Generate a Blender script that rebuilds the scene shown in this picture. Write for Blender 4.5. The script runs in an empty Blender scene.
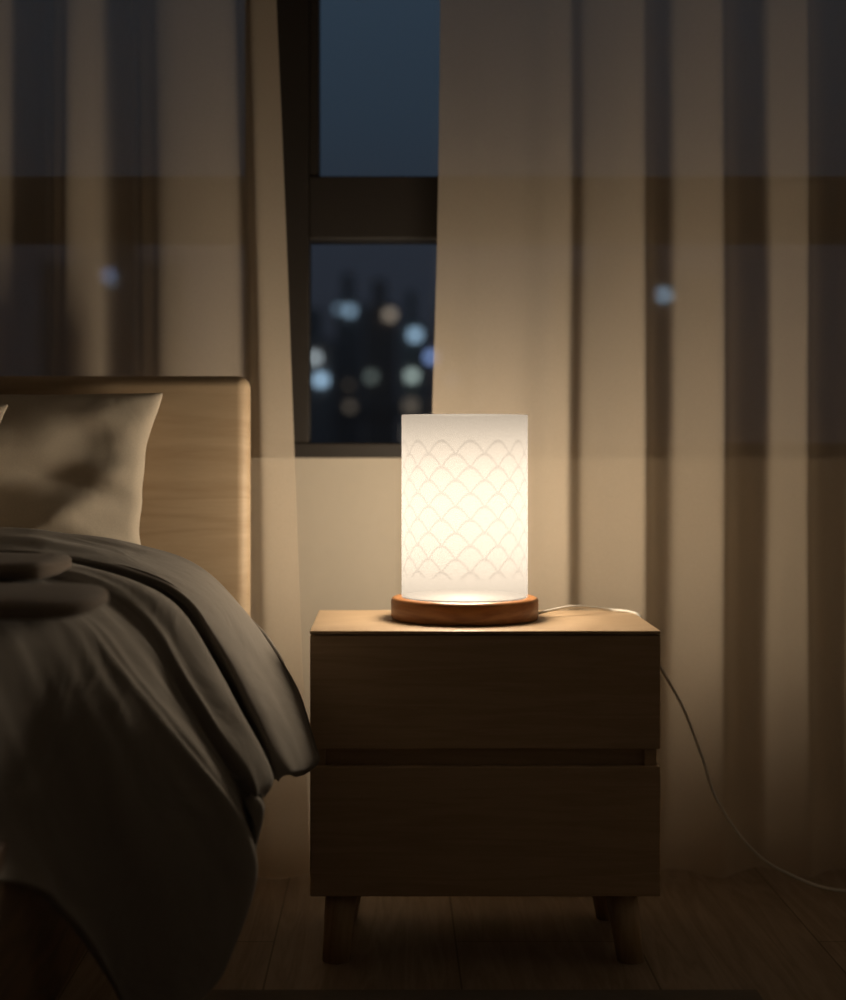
import bpy, bmesh, math, random
from mathutils import Vector, Matrix, noise
C = bpy.context.scene.collection
S = bpy.context.scene
random.seed(4)
PI = math.pi

# ------------------------------------------------------------------ camera, world, exposure
FPX, VX, HY, CZ = 1600.0, 391.0, 447.0, 0.742      # focal length in px, optical axis, horizon row, eye height (m)
cam_d = bpy.data.cameras.new('camera')
cam = bpy.data.objects.new('camera', cam_d); C.objects.link(cam)
cam.location = (0, 0, CZ); cam.rotation_euler = (PI/2, 0, 0)
cam_d.sensor_fit = 'HORIZONTAL'; cam_d.sensor_width = 36
cam_d.lens = FPX/846*36
cam_d.shift_x = (423-VX)/846; cam_d.shift_y = -(500-HY)/846
cam_d.clip_start = 0.05; cam_d.clip_end = 500
cam_d.dof.use_dof = True; cam_d.dof.focus_distance = 2.33; cam_d.dof.aperture_fstop = 2.5
S.camera = cam
S.view_settings.view_transform = 'Standard'
S.view_settings.look = 'None'
S.view_settings.gamma = 1
S.view_settings.exposure = 0
S.view_settings.use_curve_mapping = False
S.cycles.max_bounces = 10
S.cycles.transparent_max_bounces = 24
S.cycles.use_denoising = True
S.cycles.denoising_prefilter = 'ACCURATE'
S.cycles.sample_clamp_indirect = 3

w = bpy.data.worlds.new('dusk_sky'); S.world = w; w.use_nodes = True
nt = w.node_tree; bg = nt.nodes['Background']
tc = nt.nodes.new('ShaderNodeTexCoord'); sx = nt.nodes.new('ShaderNodeSeparateXYZ')
cr = nt.nodes.new('ShaderNodeValToRGB')
nt.links.new(tc.outputs['Generated'], sx.inputs[0]); nt.links.new(sx.outputs['Z'], cr.inputs[0])
nt.links.new(cr.outputs[0], bg.inputs[0])
e = cr.color_ramp.elements
e[0].position = 0.0; e[0].color = (.018, .019, .025, 1)
e[1].position = 0.32; e[1].color = (.030, .048, .072, 1)
m_ = e.new(0.12); m_.color = (.022, .026, .037, 1)
m_ = e.new(0.20); m_.color = (.024, .036, .053, 1)
bg.inputs[1].default_value = 1.0

LAMP = Vector((.113, 2.457, .478))
LAMP_W = 42.0        # watts of the bulb column, all nodes together
LAMP_COL = (1.0, .81, .59)

# ------------------------------------------------------------------ helpers
def at(px, py, d):
    return Vector(((px-VX)/FPX*d, d, CZ-(py-HY)/FPX*d))

def obj(name, bm, m, parent=None, smooth=False):
    me = bpy.data.meshes.new(name)
    bmesh.ops.recalc_face_normals(bm, faces=bm.faces)
    bm.to_mesh(me); bm.free()
    if smooth:
        for p in me.polygons: p.use_smooth = True
    me.materials.append(m)
    o = bpy.data.objects.new(name, me); C.objects.link(o)
    if parent is not None: o.parent = parent
    return o

def thing(name, label, cat, loc=(0, 0, 0), rz=0, group=None):
    o = bpy.data.objects.new(name, None); C.objects.link(o)
    o.location = loc; o.rotation_euler = (0, 0, rz); o.empty_display_size = .1
    o['label'] = label; o['category'] = cat
    if group: o['group'] = group
    return o

def tag(o, label, cat, group=None):
    o['label'] = label; o['category'] = cat
    if group: o['group'] = group
    return o

def struct(name, bm, m, parent=None):
    o = obj(name, bm, m, parent)
    if parent is None: o['kind'] = 'structure'
    return o

def box(bm, x0, x1, y0, y1, z0, z1, bev=0, seg=2):
    r = bmesh.ops.create_cube(bm, size=1)
    vs = r['verts']
    for v in vs:
        v.co = Vector(((x0+x1)/2+v.co.x*(x1-x0), (y0+y1)/2+v.co.y*(y1-y0), (z0+z1)/2+v.co.z*(z1-z0)))
    if bev:
        es = {e for v in vs for e in v.link_edges}
        bmesh.ops.bevel(bm, geom=list(es), offset=bev, segments=seg, affect='EDGES', profile=.5)
    return bm

def B(*a, **k):
    return box(bmesh.new(), *a, **k)

def lathe(bm, prof, n=96, cx=0, cy=0, close=True):
    rings = []
    for r, z in prof:
        rings.append([bm.verts.new((cx+r*math.cos(2*PI*i/n), cy+r*math.sin(2*PI*i/n), z)) for i in range(n)])
    for a, b in zip(rings, rings[1:]):
        for i in range(n):
            bm.faces.new((a[i], a[(i+1) % n], b[(i+1) % n], b[i]))
    if close:
        bm.faces.new(rings[0]); bm.faces.new(rings[-1])
    return bm

def catmull(pts, k):
    out = []
    n = len(pts)
    for i in range(n-1):
        p0 = pts[max(i-1, 0)]; p1 = pts[i]; p2 = pts[i+1]; p3 = pts[min(i+2, n-1)]
        for j in range(k):
            t = j/k
            out.append(.5*((2*p1)+(p2-p0)*t+(2*p0-5*p1+4*p2-p3)*t*t+(3*p1-p0-3*p2+p3)*t**3))
    out.append(pts[-1].copy() if hasattr(pts[-1], 'copy') else pts[-1])
    return out

def tube(bm, pts, r, n=10):
    rings = []
    for i, p in enumerate(pts):
        d = (pts[min(i+1, len(pts)-1)]-pts[max(i-1, 0)]).normalized()
        up = Vector((0, 0, 1)) if abs(d.z) < .9 else Vector((1, 0, 0))
        a = d.cross(up).normalized(); b = d.cross(a)
        rr = r[i] if isinstance(r, (list, tuple)) else r
        rings.append([bm.verts.new(p+(a*math.cos(2*PI*k/n)+b*math.sin(2*PI*k/n))*rr) for k in range(n)])
    for a, b in zip(rings, rings[1:]):
        for k in range(n): bm.faces.new((a[k], a[(k+1) % n], b[(k+1) % n], b[k]))
    bm.faces.new(rings[0]); bm.faces.new(rings[-1])
    return bm

def grid(bm, rows):
    vs = [[bm.verts.new(p) for p in r] for r in rows]
    for a, b in zip(vs, vs[1:]):
        for i in range(len(a)-1): bm.faces.new((a[i], a[i+1], b[i+1], b[i]))
    return bm

# ------------------------------------------------------------------ materials
def mat(name):
    m = bpy.data.materials.new(name); m.use_nodes = True
    return m, m.node_tree, m.node_tree.nodes['Principled BSDF']

def N(nt, t, **kw):
    n = nt.nodes.new(t)
    for k, v in kw.items():
        if k in n.inputs: n.inputs[k].default_value = v
        else: setattr(n, k, v)
    return n

def wood(name, dark, light, scale=(1, 1, 1), rough=.5, bump=.1, knots=1.0, planks=None):
    m, nt, b = mat(name); L = nt.links.new
    tc = N(nt, 'ShaderNodeTexCoord'); mp = N(nt, 'ShaderNodeMapping'); mp.inputs['Scale'].default_value = scale
    L(tc.outputs['Object'], mp.inputs[0])
    n1 = N(nt, 'ShaderNodeTexNoise', Scale=4.0, Detail=3.0, Distortion=.6*knots); L(mp.outputs[0], n1.inputs[0])
    n2 = N(nt, 'ShaderNodeTexNoise', Scale=38.0, Detail=5.0, Roughness=.65); L(mp.outputs[0], n2.inputs[0])
    ml = N(nt, 'ShaderNodeMath', operation='MULTIPLY'); ml.inputs[1].default_value = 11; L(n1.outputs[0], ml.inputs[0])
    fr = N(nt, 'ShaderNodeMath', operation='PINGPONG'); fr.inputs[1].default_value = 1; L(ml.outputs[0], fr.inputs[0])
    mx = N(nt, 'ShaderNodeMix', data_type='FLOAT'); mx.inputs[0].default_value = .6
    L(fr.outputs[0], mx.inputs[2]); L(n2.outputs[0], mx.inputs[3])
    cr = N(nt, 'ShaderNodeValToRGB'); L(mx.outputs[0], cr.inputs[0])
    cr.color_ramp.elements[0].position = .22; cr.color_ramp.elements[0].color = (*dark, 1)
    cr.color_ramp.elements[1].position = .72; cr.color_ramp.elements[1].color = (*light, 1)
    col = cr.outputs[0]; h = n2.outputs[0]
    if planks:
        br = N(nt, 'ShaderNodeTexBrick'); br.offset = .37
        mp2 = N(nt, 'ShaderNodeMapping'); mp2.inputs['Rotation'].default_value = (0, 0, PI/2)
        mp2.inputs['Location'].default_value = planks[2]
        L(tc.outputs['Object'], mp2.inputs[0]); L(mp2.outputs[0], br.inputs[0])
        br.inputs['Scale'].default_value = 1
        br.inputs['Brick Width'].default_value = planks[1]; br.inputs['Row Height'].default_value = planks[0]
        br.inputs['Mortar Size'].default_value = .0016; br.inputs['Mortar Smooth'].default_value = .2
        br.inputs['Color1'].default_value = (1, 1, 1, 1); br.inputs['Color2'].default_value = (.86, .85, .84, 1)
        br.inputs['Mortar'].default_value = (.42, .38, .34, 1)
        mu = N(nt, 'ShaderNodeMix', data_type='RGBA', blend_type='MULTIPLY'); mu.inputs[0].default_value = 1
        L(col, mu.inputs[6]); L(br.outputs[0], mu.inputs[7]); col = mu.outputs[2]
    L(col, b.inputs['Base Color'])
    b.inputs['Roughness'].default_value = rough
    bu = N(nt, 'ShaderNodeBump'); bu.inputs['Strength'].default_value = bump; bu.inputs['Distance'].default_value = .002
    L(h, bu.inputs['Height']); L(bu.outputs[0], b.inputs['Normal'])
    return m

def cloth(name, col, bump=.25, weave=700, rough=.95, wrinkle=0.0, wscale=6):
    m, nt, b = mat(name); L = nt.links.new
    tc = N(nt, 'ShaderNodeTexCoord')
    n1 = N(nt, 'ShaderNodeTexNoise', Scale=float(weave), Detail=2.0); L(tc.outputs['Object'], n1.inputs[0])
    n2 = N(nt, 'ShaderNodeTexNoise', Scale=float(wscale), Detail=3.0, Distortion=1.0); L(tc.outputs['Object'], n2.inputs[0])
    mx = N(nt, 'ShaderNodeMix', data_type='RGBA'); L(n1.outputs[0], mx.inputs[0])
    mx.inputs[6].default_value = (*[c*.88 for c in col], 1); mx.inputs[7].default_value = (*[min(1, c*1.1) for c in col], 1)
    L(mx.outputs[2], b.inputs['Base Color'])
    b.inputs['Roughness'].default_value = rough; b.inputs['Specular IOR Level'].default_value = .15
    b.inputs['Sheen Weight'].default_value = .15
    bu = N(nt, 'ShaderNodeBump'); bu.inputs['Strength'].default_value = bump; bu.inputs['Distance'].default_value = .0006
    L(n1.outputs[0], bu.inputs['Height'])
    last = bu
    if wrinkle:
        b2 = N(nt, 'ShaderNodeBump'); b2.inputs['Strength'].default_value = wrinkle; b2.inputs['Distance'].default_value = .02
        L(n2.outputs[0], b2.inputs['Height']); L(bu.outputs[0], b2.inputs['Normal']); last = b2
    L(last.outputs[0], b.inputs['Normal'])
    return m

def plain(name, col, rough=.6, metal=0, nscale=30, var=.08):
    m, nt, b = mat(name); L = nt.links.new
    tc = N(nt, 'ShaderNodeTexCoord'); n1 = N(nt, 'ShaderNodeTexNoise', Scale=float(nscale), Detail=3.0); L(tc.outputs['Object'], n1.inputs[0])
    mx = N(nt, 'ShaderNodeMix', data_type='RGBA'); L(n1.outputs[0], mx.inputs[0])
    mx.inputs[6].default_value = (*[c*(1-var) for c in col], 1); mx.inputs[7].default_value = (*[min(1, c*(1+var)) for c in col], 1)
    L(mx.outputs[2], b.inputs['Base Color']); b.inputs['Roughness'].default_value = rough; b.inputs['Metallic'].default_value = metal
    return m

M_beech = wood('beech_headboard', (.46, .335, .21), (.55, .42, .275), scale=(.4, 1, 3.2), rough=.55)
M_oak = wood('oak_nightstand', (.49, .345, .21), (.59, .43, .275), scale=(.6, .8, 9), rough=.5, bump=.2, knots=.6)
M_leg = wood('oak_leg', (.42, .29, .16), (.56, .41, .25), scale=(5, 5, .6), rough=.5)
M_base = wood('cherry_lamp_base', (.24, .088, .022), (.36, .155, .048), scale=(1.2, 1.2, 7), rough=.42)
M_floor = wood('floor_boards', (.24, .18, .125), (.35, .27, .195), scale=(5.5, .5, 1), rough=.6, bump=.25, planks=(.272, 2.1, (.3, .175, 0)))
M_rail = wood('bed_rail', (.10, .06, .035), (.18, .11, .06), scale=(3, .5, 3), rough=.6)
M_wall = plain('wall_paint', (.66, .60, .50), .9, nscale=40, var=.03)
M_ceil = plain('ceiling_paint', (.78, .75, .70), .9, var=.02)
M_room = plain('room_paint', (.70, .68, .65), .9, var=.02)
M_frame = plain('window_frame_paint', (.022, .017, .013), .6, nscale=60)
M_duvet = cloth('duvet_cloth', (.27, .245, .215), .3, 500, wrinkle=.35, wscale=7)
M_pillow = cloth('pillow_cloth', (.60, .53, .43), .3, 420, wrinkle=.25, wscale=6)
M_throw = cloth('throw_wool', (.25, .205, .17), .6, 260)
M_sheet = cloth('mattress_cloth', (.66, .58, .47), .2, 500)
M_rug = cloth('rug_pile', (.16, .135, .12), 1.0, 120)
M_cord = plain('white_cord', (.80, .77, .70), .45)
M_socket = plain('lamp_socket', (.75, .72, .66), .4)

# sheer curtain cloth: scatters on both sides and lets some of the view through its weave
def curtain_mat():
    m = bpy.data.materials.new('sheer_linen'); m.use_nodes = True; nt = m.node_tree; nt.nodes.clear(); L = nt.links.new
    out = N(nt, 'ShaderNodeOutputMaterial'); df = N(nt, 'ShaderNodeBsdfDiffuse'); tl = N(nt, 'ShaderNodeBsdfTranslucent'); tp = N(nt, 'ShaderNodeBsdfTransparent')
    tc = N(nt, 'ShaderNodeTexCoord'); mp = N(nt, 'ShaderNodeMapping'); mp.inputs['Scale'].default_value = (260, 260, 520)
    n1 = N(nt, 'ShaderNodeTexNoise', Scale=1.0, Detail=2.0); L(tc.outputs['Object'], mp.inputs[0]); L(mp.outputs[0], n1.inputs[0])
    mx = N(nt, 'ShaderNodeMix', data_type='RGBA'); L(n1.outputs[0], mx.inputs[0])
    mx.inputs[6].default_value = (.62, .53, .42, 1); mx.inputs[7].default_value = (.78, .68, .55, 1)
    L(mx.outputs[2], df.inputs[0]); tl.inputs[0].default_value = (.60, .50, .38, 1)
    a = N(nt, 'ShaderNodeMixShader'); a.inputs[0].default_value = .36; L(df.outputs[0], a.inputs[1]); L(tl.outputs[0], a.inputs[2])
    b = N(nt, 'ShaderNodeMixShader'); b.inputs[0].default_value = .25; L(a.outputs[0], b.inputs[1]); L(tp.outputs[0], b.inputs[2])
    L(b.outputs[0], out.inputs[0])
    return m
M_curtain = curtain_mat()

def shade_mat():
    m = bpy.data.materials.new('frosted_shade'); m.use_nodes = True; nt = m.node_tree; nt.nodes.clear(); L = nt.links.new
    out = N(nt, 'ShaderNodeOutputMaterial'); tl = N(nt, 'ShaderNodeBsdfTranslucent'); tp = N(nt, 'ShaderNodeBsdfTransparent')
    df = N(nt, 'ShaderNodeBsdfDiffuse'); em = N(nt, 'ShaderNodeEmission')
    tc = N(nt, 'ShaderNodeTexCoord'); s = N(nt, 'ShaderNodeSeparateXYZ'); L(tc.outputs['Object'], s.inputs[0])
    def M(op, a, b=None, c=None):
        n = N(nt, 'ShaderNodeMath', operation=op)
        for i, v in enumerate((a, b, c)):
            if v is None: continue
            if isinstance(v, (int, float)): n.inputs[i].default_value = v
            else: L(v, n.inputs[i])
        return n.outputs[0]
    u = M('ADD', M('MULTIPLY', M('ARCTAN2', s.outputs['Y'], s.outputs['X']), 14/(2*PI)), .407)
    z = s.outputs['Z']
    v = M('ADD', M('DIVIDE', M('SUBTRACT', z, .239), .039), .5)
    # rows of round-topped arches, each row half an arch aside of the one above
    def fam(o):
        arch = M('MULTIPLY', M('ABSOLUTE', M('COSINE', M('MULTIPLY', M('ADD', u, o), PI))), .5)
        f = M('SUBTRACT', M('ADD', v, o+20.5), arch)
        return M('ABSOLUTE', M('SUBTRACT', M('FRACT', f), .5))
    d = M('MINIMUM', fam(0), fam(.5))
    ln = N(nt, 'ShaderNodeMapRange'); ln.interpolation_type = 'SMOOTHSTEP'
    ln.inputs[1].default_value = .02; ln.inputs[2].default_value = .085; ln.inputs[3].default_value = 1; ln.inputs[4].default_value = 0
    L(d, ln.inputs[0])
    band = M('MULTIPLY', M('GREATER_THAN', z, .034), M('LESS_THAN', z, .241))
    line = M('MULTIPLY', ln.outputs[0], band)
    mx = N(nt, 'ShaderNodeMix', data_type='RGBA'); L(line, mx.inputs[0])
    mx.inputs[6].default_value = SH_A; mx.inputs[7].default_value = SH_B
    L(mx.outputs[2], tl.inputs[0])
    df.inputs[0].default_value = (.42, .44, .47, 1)
    ad = N(nt, 'ShaderNodeMixShader'); ad.inputs[0].default_value = .06; L(tl.outputs[0], ad.inputs[1]); L(df.outputs[0], ad.inputs[2])
    b = N(nt, 'ShaderNodeMixShader'); b.inputs[0].default_value = .14; L(ad.outputs[0], b.inputs[1]); L(tp.outputs[0], b.inputs[2])
    L(b.outputs[0], out.inputs[0])
    return m
SH_A = (.0200, .0203, .0212, 1); SH_B = (.0155, .0157, .0165, 1)
M_shade = shade_mat()

def glass_mat():
    m = bpy.data.materials.new('window_glass'); m.use_nodes = True; nt = m.node_tree; nt.nodes.clear(); L = nt.links.new
    out = N(nt, 'ShaderNodeOutputMaterial'); tp = N(nt, 'ShaderNodeBsdfTransparent'); gl = N(nt, 'ShaderNodeBsdfGlossy'); fr = N(nt, 'ShaderNodeFresnel')
    tp.inputs[0].default_value = (.93, .96, .97, 1); gl.inputs['Roughness'].default_value = .02; fr.inputs[0].default_value = 1.45
    s = N(nt, 'ShaderNodeMixShader'); L(fr.outputs[0], s.inputs[0]); L(tp.outputs[0], s.inputs[1]); L(gl.outputs[0], s.inputs[2]); L(s.outputs[0], out.inputs[0])
    return m
M_glass = glass_mat()

def glow(name, col, st):
    m = bpy.data.materials.new(name); m.use_nodes = True; nt = m.node_tree; nt.nodes.clear()
    out = N(nt, 'ShaderNodeOutputMaterial'); em = N(nt, 'ShaderNodeEmission'); em.inputs[0].default_value = (*col, 1); em.inputs[1].default_value = st
    nt.links.new(em.outputs[0], out.inputs[0]); return m

# ------------------------------------------------------------------ room shell
WY = 2.95                      # inner face of the window wall
X0, X1, Y0, ZC = -2.3, 1.5, -1.6, 2.6
WX0, WX1, WZ0, WZ1 = -1.75, 1.15, .722, 2.3      # window opening
bm = bmesh.new()
box(bm, X0, X1, WY, WY+.2, 0, WZ0); box(bm, X0, X1, WY, WY+.2, WZ1, ZC)
box(bm, X0, WX0, WY, WY+.2, WZ0, WZ1); box(bm, WX1, X1, WY, WY+.2, WZ0, WZ1)
struct('wall_back', bm, M_wall)
struct('wall_left', B(X0-.1, X0, Y0-.1, WY+.2, 0, ZC), M_room)
struct('wall_right', B(X1, X1+.1, Y0-.1, WY+.2, 0, ZC), M_room)
struct('wall_front', B(X0, X1, Y0-.1, Y0, 0, ZC), M_room)
struct('floor', B(X0-.1, X1+.1, Y0-.1, WY+.2, -.05, 0), M_floor)
struct('ceiling', B(X0-.1, X1+.1, Y0-.1, WY+.2, ZC, ZC+.05), M_ceil)
struct('baseboard_back', B(X0, X1, WY-.012, WY, 0, .05, bev=.003), M_wall)

# window: dark frame, post and rail, four panes seen through the cloth and the gap
win = bpy.data.objects.new('window_1', None); C.objects.link(win); win.location = (0, WY, WZ0); win['kind'] = 'structure'
def wb(name, x0, x1, z0, z1, y0=.02, y1=.08, m=None, bev=.003):
    return struct(name, B(x0, x1, y0, y1, z0-WZ0, z1-WZ0, bev=bev), m or M_frame, win)
s = WY/FPX
gx0, gx1 = (245-VX)*s, (309-VX)*s          # post between the left and the right panes
zr0, zr1 = CZ-(239-HY)*s, CZ-(176-HY)*s    # rail between upper and lower panes
zb = CZ-(443-HY)*s
wb('window_sill_frame', WX0, WX1, WZ0, zb, -.005, .08)
wb('window_post', gx0, gx1, zb, WZ1-.04, .0, .09)
wb('window_rail', WX0, gx0, zr0, zr1, .0, .085); wb('window_rail', gx1, WX1, zr0, zr1, .0, .085)
wb('window_head_frame', WX0, WX1, WZ1-.04, WZ1)
wb('window_side_frame', WX0, WX0+.06, zb, WZ1-.04); wb('window_side_frame', WX1-.06, WX1, zb, WZ1-.04)
wb('window_sash', gx1, gx1+.018, zr1, WZ1-.04, .005, .07)
for a, b in ((WX0+.06, gx0), (gx1, WX1-.06)):
    for c, d in ((zb, zr0), (zr1, WZ1-.04)):
        struct('window_pane', B(a, b, .048, .052, c-WZ0, d-WZ0), M_glass, win)

# ------------------------------------------------------------------ city outside, far off
def tower(px0, px1, pytop, d, label, col, lights):
    a, b = at(px0, pytop, d), at(px1, pytop, d)
    z0 = -25
    t = thing('apartment_tower', label, 'building', ((a.x+b.x)/2, d, z0), 0, None)
    w2 = (b.x-a.x)/2; h = a.z-z0
    mm = plain('tower_concrete_'+str(int(px0)), (col[0]*3.1, col[1]*2.7, col[2]*2.1), .9, nscale=.3, var=.1)
    bm = B(-w2, w2, 0, 2.6, 0, h, bev=.1)
    for k in range(int(h/3)): box(bm, -w2-.15, w2+.15, -.12, 2.7, 3*k+.1, 3*k+.35)
    obj('facade', bm, mm, t)
    obj('roof_parapet', B(-w2*.5, w2*.3, .6, 2.2, h, h+1.2, bev=.1), mm, t)
    for (x, y, sz, c, st) in lights:
        p = at(x, y, d)
        f = obj('lit_window', B(p.x-(a.x+b.x)/2-sz, p.x-(a.x+b.x)/2+sz, -.22, .05, p.z-z0-sz*.9, p.z-z0+sz*.9, bev=.04), glow('lit_window_glow', c, st*.19), t)
BL = (.50, .72, .95); WH = (.80, .88, .92); WM = (.95, .75, .58); DB = (.35, .50, .95); GN = (.72, .85, .78)
D1 = 60
tower(296, 333, 338, D1, 'dim distant apartment tower seen at the left edge of the lower window pane', (.10, .10, .12),
      [(315, 358, .16, WH, 5), (321, 380, .19, BL, 7)])
tower(335, 362, 300, D1+4, 'tall dim distant tower carrying the pale blue light highest in the lower pane', (.10, .10, .12),
      [(350, 311, .17, BL, 4.0), (339, 309, .13, BL, 2.2), (350, 407, .15, WM, .9), (349, 385, .11, WM, .5)])
tower(364, 398, 305, D1+9, 'distant tower with the warm pinkish light in the middle of the lower pane', (.11, .10, .11),
      [(390, 315, .19, WM, 2.6), (371, 377, .18, GN, 1.3)])
tower(401, 424, 322, D1-3, 'distant tower with two stacked cool white lights beside the right curtain edge', (.09, .10, .12),
      [(415, 335, .18, BL, 5.5), (412, 376, .17, GN, 4.5), (411, 406, .22, WM, .8)])
tower(426, 470, 335, D1+2, 'distant tower with a blue light partly behind the right curtain', (.10, .10, .13),
      [(431, 357, .18, DB, 5.5), (452, 380, .13, BL, 2)])
tower(560, 720, 272, D1+12, 'wide distant tower seen faintly through the sheer right curtain', (.10, .10, .12),
      [(664, 295, .19, BL, 13)])
tower(40, 180, 262, D1+8, 'wide distant tower seen faintly through the sheer left curtain', (.10, .10, .12),
      [(109, 275, .15, DB, 7), (112, 281, .12, BL, 4)])

# ------------------------------------------------------------------ curtains
def curtain(name, label, pts, yc, edge_px, edge_shift_top, edge_shift_bot, seed):
    """pts: (pixel column at mid height, how far the fold stands out from the mean plane)"""
    prof = [Vector(((px-VX)/FPX*yc, -o, 0)) for px, o in pts]
    prof = catmull(prof, 12)
    for _ in range(60):
        prof = [prof[0]]+[(prof[i-1]+prof[i]*2+prof[i+1])/4 for i in range(1, len(prof)-1)]+[prof[-1]]
    ex = (edge_px-VX)/FPX*yc
    rows = []
    nz = 46; H = 2.5
    for j in range(nz+1):
        t = j/nz; z = .006+H*t
        row = []
        amp = .70+.34*min(1, z/.8)+.05*math.sin(5*t+seed)
        sh = edge_shift_bot+(edge_shift_top-edge_shift_bot)*min(1.1, z/1.55)
        for i, p in enumerate(prof):
            wgt = math.exp(-abs(p.x-ex)/.10)
            nx = .006*noise.noise(Vector((p.x*6+seed, z*1.3, seed)))
            ny = .010*noise.noise(Vector((p.x*5, z*1.6, seed+4)))
            lo = max(0, 1-z/.10)
            nyl = lo*.012*noise.noise(Vector((p.x*22, z*18, seed)))
            row.append(Vector((p.x+sh*wgt+nx, yc+p.y*amp+ny-lo*lo*.006+nyl, z+(.004*math.sin(p.x*40+seed) if j == 0 else 0))))
        rows.append(row)
    o = obj(name, grid(bmesh.new(), rows), M_curtain, None, True)
    tag(o, label, 'curtain')
    sd = o.modifiers.new('s', 'SUBSURF'); sd.levels = 1; sd.render_levels = 1
    return o
YC = 2.77
Rp = [(437, .012), (460, .004), (482, -.008), (505, .004), (525, .012), (545, .004), (562, .018), (570, .024), (578, -.004), (585, -.016), (604, -.014), (622, -.002), (636, .022), (644, .028), (651, .0), (658, -.022), (670, -.030), (685, -.020), (700, .002), (715, .030), (723, .034), (731, .006), (742, -.024), (760, -.040), (771, -.036), (782, -.010), (797, .014), (806, .030), (813, .004), (822, -.022), (840, -.034), (858, -.01), (880, .026), (892, .0), (905, -.03), (930, -.01), (950, .025), (965, -.02), (985, -.02), (1010, .02)]
Lp = [(-160, .02), (-130, -.02), (-100, .02), (-85, -.02), (-55, -.03), (-30, .028), (-14, .022), (-2, .01), (6, -.012), (20, -.026), (38, -.020), (45, -.010), (51, -.024), (58, .0), (66, .026), (80, .016), (91, -.008), (98, -.028), (112, -.030), (126, -.018), (132, -.008), (138, -.020), (148, .004), (160, .024), (185, .016), (212, .002), (232, -.014), (246, -.014), (252, .006), (258, .016), (270, .006), (287, -.014)]
Rp = [(a, b*.85) for a, b in Rp]
curtain('sheer_curtain', 'beige sheer linen curtain hanging in folds behind the nightstand, right of the window gap', Rp, YC, 437, .006, -.027, 1.0)
curtain('sheer_curtain', 'beige sheer linen curtain hanging behind the wooden headboard, left of the window gap', Lp, YC-.01, 287, -.019, .042, 7.3)

# ------------------------------------------------------------------ bed
bed = thing('bed', 'bed with a light wood headboard, left of the nightstand', 'bed', (-1.05, 1.6, 0))
def bb(name, x0, x1, y0, y1, z0, z1, m, bev=.004, seg=3):
    return obj(name, B(x0+1.05, x1+1.05, y0-1.6, y1-1.6, z0, z1, bev=bev, seg=seg), m, bed, bev > .01)
hb = bb('headboard', -1.95, -.229, 2.575, 2.63, .18, .857, M_beech, .02, 8)
bb('mattress', -1.80, -.50, .55, 2.57, .27, .535, M_sheet, .05, 5)
for x0, x1 in ((-.432, -.412), (-1.79, -1.765)):
    bb('side_rail', x0, x1, .52, 2.575, .06, .32, M_rail)
bb('foot_rail', -1.79, -.412, .50, .525, .10, .32, M_rail)
for x, y, z in ((-.249, 2.605, .19), (-1.92, 2.605, .19), (-.46, .56, .13), (-1.72, .56, .13)):
    bm = bmesh.new(); box(bm, x+1.05-.022, x+1.05+.022, y-1.6-.022, y-1.6+.022, 0, z, bev=.003)
    obj('leg', bm, M_beech, bed)

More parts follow.
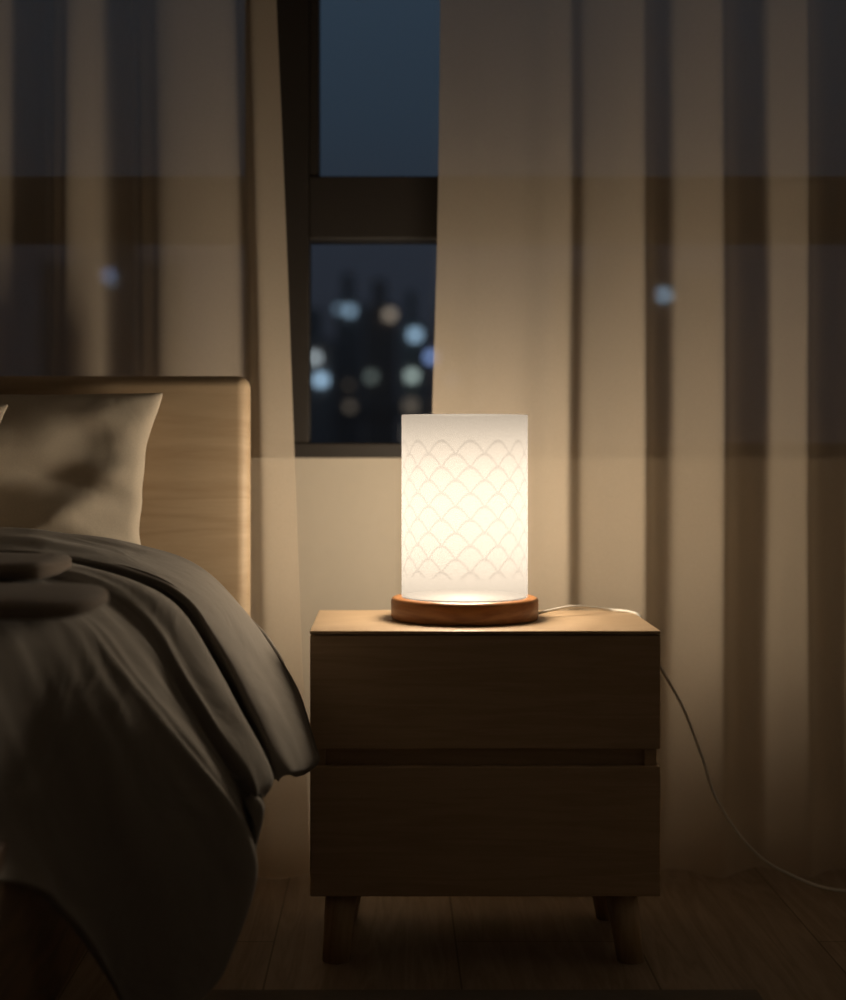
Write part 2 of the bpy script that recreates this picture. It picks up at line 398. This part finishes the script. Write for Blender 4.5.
# duvet: one padded sheet laid as rows running across the bed and down its side.
# each point is (x, depth, height) in metres, converted from where it shows at a given depth
def R(d0, z0, *pp):
    """d0,z0: depth and height far across the bed; pp: ten points down the side"""
    return [Vector((-1.75, d0, z0-.01)), Vector((-1.2, d0+.01, z0+.004)), Vector((-.85, d0, z0+.002))]+[at(*p) for p in pp]
D = [
 R(2.34, .575, (0, 545, 2.34), (60, 550, 2.34), (125, 562, 2.34), (192, 585, 2.33), (240, 628, 2.31), (277, 685, 2.28), (300, 738, 2.26), (306, 756, 2.255), (300, 768, 2.25)),
 R(2.36, .605, (0, 532, 2.36), (60, 536, 2.36), (130, 548, 2.36), (203, 574, 2.345), (255, 624, 2.32), (292, 682, 2.28), (314, 742, 2.26), (318, 762, 2.255), (303, 775, 2.25)),
 R(2.32, .628, (0, 528, 2.32), (60, 533, 2.32), (130, 545, 2.32), (202, 573, 2.31), (253, 627, 2.29), (290, 690, 2.26), (311, 745, 2.24), (314, 765, 2.235), (300, 777, 2.23)),
 R(2.26, .622, (0, 538, 2.25), (60, 544, 2.24), (130, 556, 2.24), (197, 585, 2.21), (240, 638, 2.18), (277, 703, 2.14), (298, 752, 2.12), (301, 770, 2.12), (292, 779, 2.12)),
 R(2.19, .612, (0, 550, 2.18), (60, 556, 2.17), (130, 571, 2.15), (184, 598, 2.12), (220, 648, 2.10), (253, 716, 2.07), (272, 760, 2.06), (277, 774, 2.06), (276, 779, 2.06)),
 R(2.17, .595, (0, 556, 2.17), (60, 562, 2.16), (128, 580, 2.15), (177, 603, 2.135), (212, 650, 2.13), (246, 718, 2.12), (265, 762, 2.115), (270, 775, 2.115), (270, 782, 2.115)),
 R(2.09, .592, (0, 556, 2.08), (60, 563, 2.07), (128, 578, 2.065), (179, 607, 2.055), (214, 658, 2.05), (248, 722, 2.05), (268, 768, 2.05), (271, 785, 2.05), (264, 798, 2.05)),
 R(2.03, .588, (0, 566, 2.03), (55, 572, 2.02), (115, 588, 2.01), (164, 626, 1.995), (198, 684, 1.99), (232, 742, 1.99), (253, 782, 1.99), (257, 797, 1.99), (250, 808, 1.99)),
 R(2.00, .585, (0, 574, 2.00), (50, 580, 1.99), (108, 597, 1.99), (157, 640, 1.98), (190, 697, 1.985), (223, 756, 1.99), (245, 798, 2.00), (250, 830, 2.01), (246, 858, 2.01)),
 R(1.96, .580, (0, 583, 1.95), (50, 588, 1.94), (102, 606, 1.94), (146, 652, 1.94), (180, 705, 1.96), (217, 762, 1.985), (243, 808, 2.01), (252, 850, 2.02), (245, 890, 2.02)),
 R(1.92, .576, (0, 596, 1.90), (50, 602, 1.89), (95, 620, 1.885), (132, 666, 1.89), (170, 716, 1.92), (214, 775, 1.95), (246, 826, 1.98), (257, 870, 2.00), (238, 930, 2.00)),
 R(1.86, .572, (-10, 597, 1.85), (40, 602, 1.845), (80, 621, 1.845), (112, 660, 1.85), (150, 714, 1.885), (196, 776, 1.925), (236, 834, 1.955), (251, 890, 1.97), (224, 975, 1.975)),
 R(1.80, .568, (-30, 607, 1.78), (20, 612, 1.78), (56, 629, 1.785), (84, 668, 1.80), (118, 726, 1.84), (158, 796, 1.885), (194, 866, 1.92), (214, 935, 1.94), (192, 1010, 1.945)),
 R(1.71, .565, (-60, 615, 1.69), (-12, 620, 1.70), (22, 638, 1.71), (50, 684, 1.745), (80, 750, 1.80), (112, 826, 1.85), (138, 900, 1.885), (150, 965, 1.90), (142, 1030, 1.91)),
 R(1.62, .562, (-110, 634, 1.60), (-58, 637, 1.615), (-20, 653, 1.635), (8, 700, 1.685), (34, 764, 1.75), (60, 826, 1.80), (80, 875, 1.83), (90, 910, 1.845), (100, 945, 1.855)),
 R(1.50, .560, (-180, 654, 1.48), (-118, 657, 1.50), (-76, 672, 1.53), (-44, 716, 1.59), (-18, 770, 1.665), (6, 818, 1.72), (22, 850, 1.75), (36, 878, 1.77), (46, 896, 1.78)),
 R(1.30, .560, (-280, 684, 1.30), (-200, 690, 1.31), (-156, 708, 1.34), (-120, 746, 1.40), (-92, 788, 1.49), (-62, 828, 1.56), (-42, 852, 1.60), (-28, 868, 1.62), (-20, 882, 1.63)),
 R(1.02, .560, (-460, 740, 1.02), (-380, 748, 1.02), (-340, 768, 1.04), (-300, 800, 1.08), (-260, 836, 1.13), (-222, 870, 1.18), (-200, 895, 1.20), (-185, 910, 1.21), (-175, 925, 1.21)),
 R(.62, .560, (-980, 860, .64), (-900, 870, .64), (-860, 890, .65), (-830, 930, .65), (-800, 980, .65), (-780, 1030, .66), (-770, 1060, .66), (-765, 1090, .66), (-760, 1110, .66)),
]
rows = [catmull(r, 7) for r in D]
cols = list(zip(*rows))
cols = [catmull(list(c), 5) for c in cols]
gr = [list(r) for r in zip(*cols)]
for j, r in enumerate(gr):
    for i, p in enumerate(r):
        q = Vector((p.x*5, p.y*9, p.z*5))
        n = noise.noise(q)*.006+noise.noise(q*2.6)*.0025
        lng = i/max(1, len(r)-1)
        k_ = min(1, max(0, (lng-.18)*4))
        wr = noise.noise(Vector((j*.30, i*.045, 2.5)))*.008+noise.noise(Vector((j*.75+5, i*.09, 7)))*.0035
        n += wr*k_
        p += Vector((n*.8, -n*.4, n*.7))
du = obj('duvet', grid(bmesh.new(), gr), M_duvet, None, True)
tag(du, 'rumpled taupe duvet spread over the bed, its corner hanging in folds beside the nightstand', 'duvet')
so = du.modifiers.new('thickness', 'SOLIDIFY'); so.thickness = .012; so.offset = -1
sd = du.modifiers.new('s', 'SUBSURF'); sd.levels = 1; sd.render_levels = 1

# pillows
def pillow(name, label, loc, w_, h_, t_, rot, seed, dents=()):
    n = 44
    rf, rb = [], []
    bm = bmesh.new()
    def pt(u, v, sgn):
        a, b = abs(u), abs(v)
        # sides pull in between the corners
        x = u*w_/2*(1-.10*(1-b**2)*a**3)*(1-.07*max(0, -v)) ; z = v*h_/2*(1-.03*(1-a**2)*b**3)
        e = max(0, (1-a**2.4))**.5*max(0, (1-b**2.4))**.5
        y = t_/2*e**.9
        for (du_, dv_, s_, dep, ang) in dents:
            uu = (u-du_)*math.cos(ang)+(v-dv_)*math.sin(ang); vv = -(u-du_)*math.sin(ang)+(v-dv_)*math.cos(ang)
            y += dep*math.exp(-(uu/(s_*2.6))**2-(vv/s_)**2)*min(1, e*2)
        q = Vector((u*2.2, v*2.2, seed+sgn))
        y += (noise.noise(q)*.016+noise.noise(q*2.4)*.006)*min(1, e*1.6)
        x += .008*noise.noise(Vector((v*3, seed, 1)))*a**4; z += .006*noise.noise(Vector((u*3, seed, 2)))*b**4
        return Vector((x, -sgn*y, z))
    F = [[bm.verts.new(pt(-1+2*i/n, -1+2*j/n, 1)) for i in range(n+1)] for j in range(n+1)]
    K = [[F[j][i] if i in (0, n) or j in (0, n) else bm.verts.new(pt(-1+2*i/n, -1+2*j/n, -1)) for i in range(n+1)] for j in range(n+1)]
    for G in (F, K):
        for j in range(n):
            for i in range(n):
                try: bm.faces.new((G[j][i], G[j][i+1], G[j+1][i+1], G[j+1][i]))
                except ValueError: pass
    o = obj(name, bm, M_pillow, None, True); o.location = loc; o.rotation_euler = rot
    tag(o, label, 'pillow')
    sd = o.modifiers.new('s', 'SUBSURF'); sd.levels = 1; sd.render_levels = 1
    return o
pillow('pillow', 'pale cream pillow leaning on the headboard, its whole right corner in view', (-.700, 2.475, .657), .70, .355, .10, (-.18, .0, .13), 3.0,
       dents=((.62, .12, .10, -.022, -.5), (.45, -.28, .13, .02, .9), (.2, .1, .16, -.014, .3), (.8, -.45, .09, .014, -.8)))
pillow('pillow', 'pale cream pillow at the left edge, propped in front of the other pillow', (-.890, 2.30, .66), .66, .33, .11, (-.36, .02, .05), 9.0)

# folded throw on the duvet: two layers
def fold_slab(x0, x1, y0, y1, z, th, bow, blunt):
    bm = bmesh.new(); n = 60; k = 24
    rings = []
    for i in range(n+1):
        t = i/n; x = x0+(x1-x0)*t
        e = max(0.0, (t-blunt)/(1-blunt)); sc = math.sqrt(max(0, 1-e**3)) if e > 0 else 1
        yc, hy = (y0+y1)/2, (y1-y0)/2*(.30+.70*sc); hz = th/2*(.45+.55*sc)
        ring = []
        for j in range(k):
            a = 2*PI*j/k; c, s_ = math.cos(a), math.sin(a)
            y = yc+hy*math.copysign(abs(c)**.42, c); zz = hz*math.copysign(abs(s_)**.42, s_)
            nn = .004*noise.noise(Vector((x*7, y*9, z*30)))
            ring.append(bm.verts.new((x, y, z+zz+nn-bow*max(0, t-.55)**2*5)))
        rings.append(ring)
    for a, b in zip(rings, rings[1:]):
        for j in range(k): bm.faces.new((a[j], a[(j+1) % k], b[(j+1) % k], b[j]))
    bm.faces.new(rings[0]); bm.faces.new(rings[-1])
    return bm
th = thing('folded_throw', 'brown knitted throw folded in layers on top of the duvet at the left edge', 'blanket', (-.8, 1.8, .59))
for nm, a in (('lower_fold', (-1.3, -.318, 1.67, 1.90, .574, .023, .004, .90)), ('upper_fold', (-1.3, -.398, 1.87, 2.07, .598, .022, .003, .985))):
    bm = fold_slab(*a)
    bmesh.ops.translate(bm, vec=(.8, -1.8, -.59), verts=bm.verts)
    o = obj(nm, bm, M_throw, th, True)
    sd = o.modifiers.new('s', 'SUBSURF'); sd.levels = 1; sd.render_levels = 1

# ------------------------------------------------------------------ nightstand
NX0, NX1, NY0, NY1, NZ = -.1165, .3868, 2.29, 2.585, .478
cx, cy = (NX0+NX1)/2, (NY0+NY1)/2
ns = thing('nightstand', 'light oak nightstand with two drawers and splayed round legs, under the lamp', 'nightstand', (cx, cy, 0))
def nb(name, x0, x1, y0, y1, z0, z1, m=M_oak, bev=.0015, parent=None):
    return obj(name, B(x0-cx, x1-cx, y0-cy, y1-cy, z0, z1, bev=bev), m, parent or ns)
zf = lambda py: CZ-(py-HY)/FPX*NY0
ztop1, zb1, zt2, zb2 = zf(631), zf(749.5), zf(767), zf(897)
bm = bmesh.new()                                     # carcass: sides, bottom, back, shelf
for a in ((NX0+.004, NX0+.022), (NX1-.022, NX1-.004)): box(bm, a[0]-cx, a[1]-cx, NY0+.012-cy, NY1-cy, zb2+.002, ztop1-.005, bev=.001)
box(bm, NX0+.022-cx, NX1-.022-cx, NY0+.03-cy, NY1-.004-cy, zb2+.002, zb2+.02)
box(bm, NX0+.022-cx, NX1-.022-cx, NY1-.02-cy, NY1-.004-cy, zb2+.02, ztop1-.005)
box(bm, NX0+.022-cx, NX1-.022-cx, NY0+.035-cy, NY1-.02-cy, zb1+.001, zb1+.012)
obj('carcass', bm, M_oak, ns)
nb('top_panel', NX0, NX1, NY0, NY1, ztop1-.005, ztop1, bev=.0015)
def drawer(z0, z1):
    d = nb('drawer', NX0+.0005, NX1-.0005, NY0+.0015, NY0+.019, z0, z1, bev=.0018)
    return d
drawer(zb1, ztop1-.0065); drawer(zb2, zt2)
# recessed dark finger-pull strip between the drawers
nb('finger_rail', NX0+.022, NX1-.022, NY0+.022, NY0+.034, zt2-.004, zb1+.004, bev=.001)
for tx, ty, bx, by in ((341.5, NY0+.035, 335.5, NY0+.024), (622, NY0+.035, 632, NY0+.024)):
    pts = [Vector(((tx-VX)/FPX*2.31-cx, ty-cy, zb2+.003)), Vector(((bx-VX)/FPX*2.30-cx, by-cy, .0))]
    bm = bmesh.new(); tube(bm, [pts[0], pts[0].lerp(pts[1], .5), pts[1]], [.0235, .0215, .0195], 28)
    obj('leg', bm, M_leg, ns, False)
for sx_ in (-1, 1):
    top = Vector((sx_*.195, NY1-.05-cy, zb2+.003)); bot = Vector((sx_*.207, NY1-.062-cy, 0))
    bm = bmesh.new(); tube(bm, [top, top.lerp(bot, .5), bot], [.0235, .0215, .0185], 28)
    obj('leg', bm, M_leg, ns, False)
for o in ns.children:
    if o.name.startswith('leg'):
        for v in o.data.vertices:
            if v.co.z < .01: v.co.z = 0.0
        for p in o.data.polygons: p.use_smooth = len(p.vertices) == 4

# ------------------------------------------------------------------ lamp
lamp = thing('table_lamp', 'glowing white cylinder table lamp with a round wooden base, on the nightstand', 'lamp', LAMP)
bm = lathe(bmesh.new(), [(.0, 0), (.106, 0), (.111, .0015), (.113, .005), (.113, .029), (.1115, .0325), (.108, .034), (.0, .034)], 128, close=False)
bmesh.ops.remove_doubles(bm, verts=bm.verts, dist=1e-5)
base = obj('base', bm, M_base, lamp, True)
base.modifiers.new('e', 'EDGE_SPLIT').split_angle = .9
SR, SH = .0968, .279
bm = lathe(bmesh.new(), [(SR, SH*i/24) for i in range(25)], 160, close=False)
shade = obj('lamp_shade', bm, M_shade, lamp, True); shade.location = (0, 0, .034)
cap = obj('added_light_cap', lathe(bmesh.new(), [(0, SH), (SR, SH)], 96, close=False), M_shade, lamp); cap.location = (0, 0, .034)  # unseen lid, added to hold back bulb light leaving the open top
bm = lathe(bmesh.new(), [(0, .0), (.022, 0), (.022, .02), (.017, .022), (0, .022)], 32, close=False)
bm.free()
bm = lathe(bmesh.new(), [(0, .0), (SR-.003, 0), (SR-.003, .002), (0, .002)], 64, close=False)
obj('added_absorber_disc', bm, plain('light_absorber_black', (.008, .008, .008), .9), lamp).location = (0, 0, .0341)  # added black disc, soaks up bulb light that would glare off the base
# the light column inside the shade
NB = 3
for k in range(NB):
    ld = bpy.data.lights.new('bulb', 'POINT'); ld.energy = LAMP_W*(1.05, 1.0, 1.25)[k]/3; ld.color = LAMP_COL; ld.shadow_soft_size = .05
    lo = bpy.data.objects.new('bulb', ld); C.objects.link(lo); lo.parent = lamp; lo.location = (0, 0, .080+k*.076)
# cord
cp = [LAMP+Vector((.108, .01, .006)), Vector((.245, 2.475, .489)), Vector((.285, 2.50, .4925)), Vector((.325, 2.535, .4865)), Vector((.352, 2.548, .4825)), Vector((.378, 2.535, .4812)),
      Vector((.3925, 2.523, .474)), Vector((.3955, 2.518, .450)), at(661, 668, 2.53), at(684, 710, 2.57), at(703, 760, 2.60), at(716, 798, 2.60), at(748, 845, 2.58), at(785, 872, 2.57)]
e_ = at(846, 893, 2.66); cp += [Vector((e_.x, 2.66, .004)), Vector((e_.x+.2, 2.70, .003)), Vector((e_.x+.4, 2.80, .003))]
cp = [p-LAMP for p in catmull(cp, 8)]
for p in cp: p.z = max(p.z, .0028-LAMP.z)
cord = obj('cord', tube(bmesh.new(), cp, .0023, 10), M_cord, lamp, True)

# ------------------------------------------------------------------ rug
rz = 2.172
bm = bmesh.new(); box(bm, -.32, (757-VX)/FPX*rz, .9, rz, .0, .006, bev=.002)
rug = obj('rug', bm, M_rug)
tag(rug, 'dark woven rug on the floor in front of the nightstand legs', 'rug')
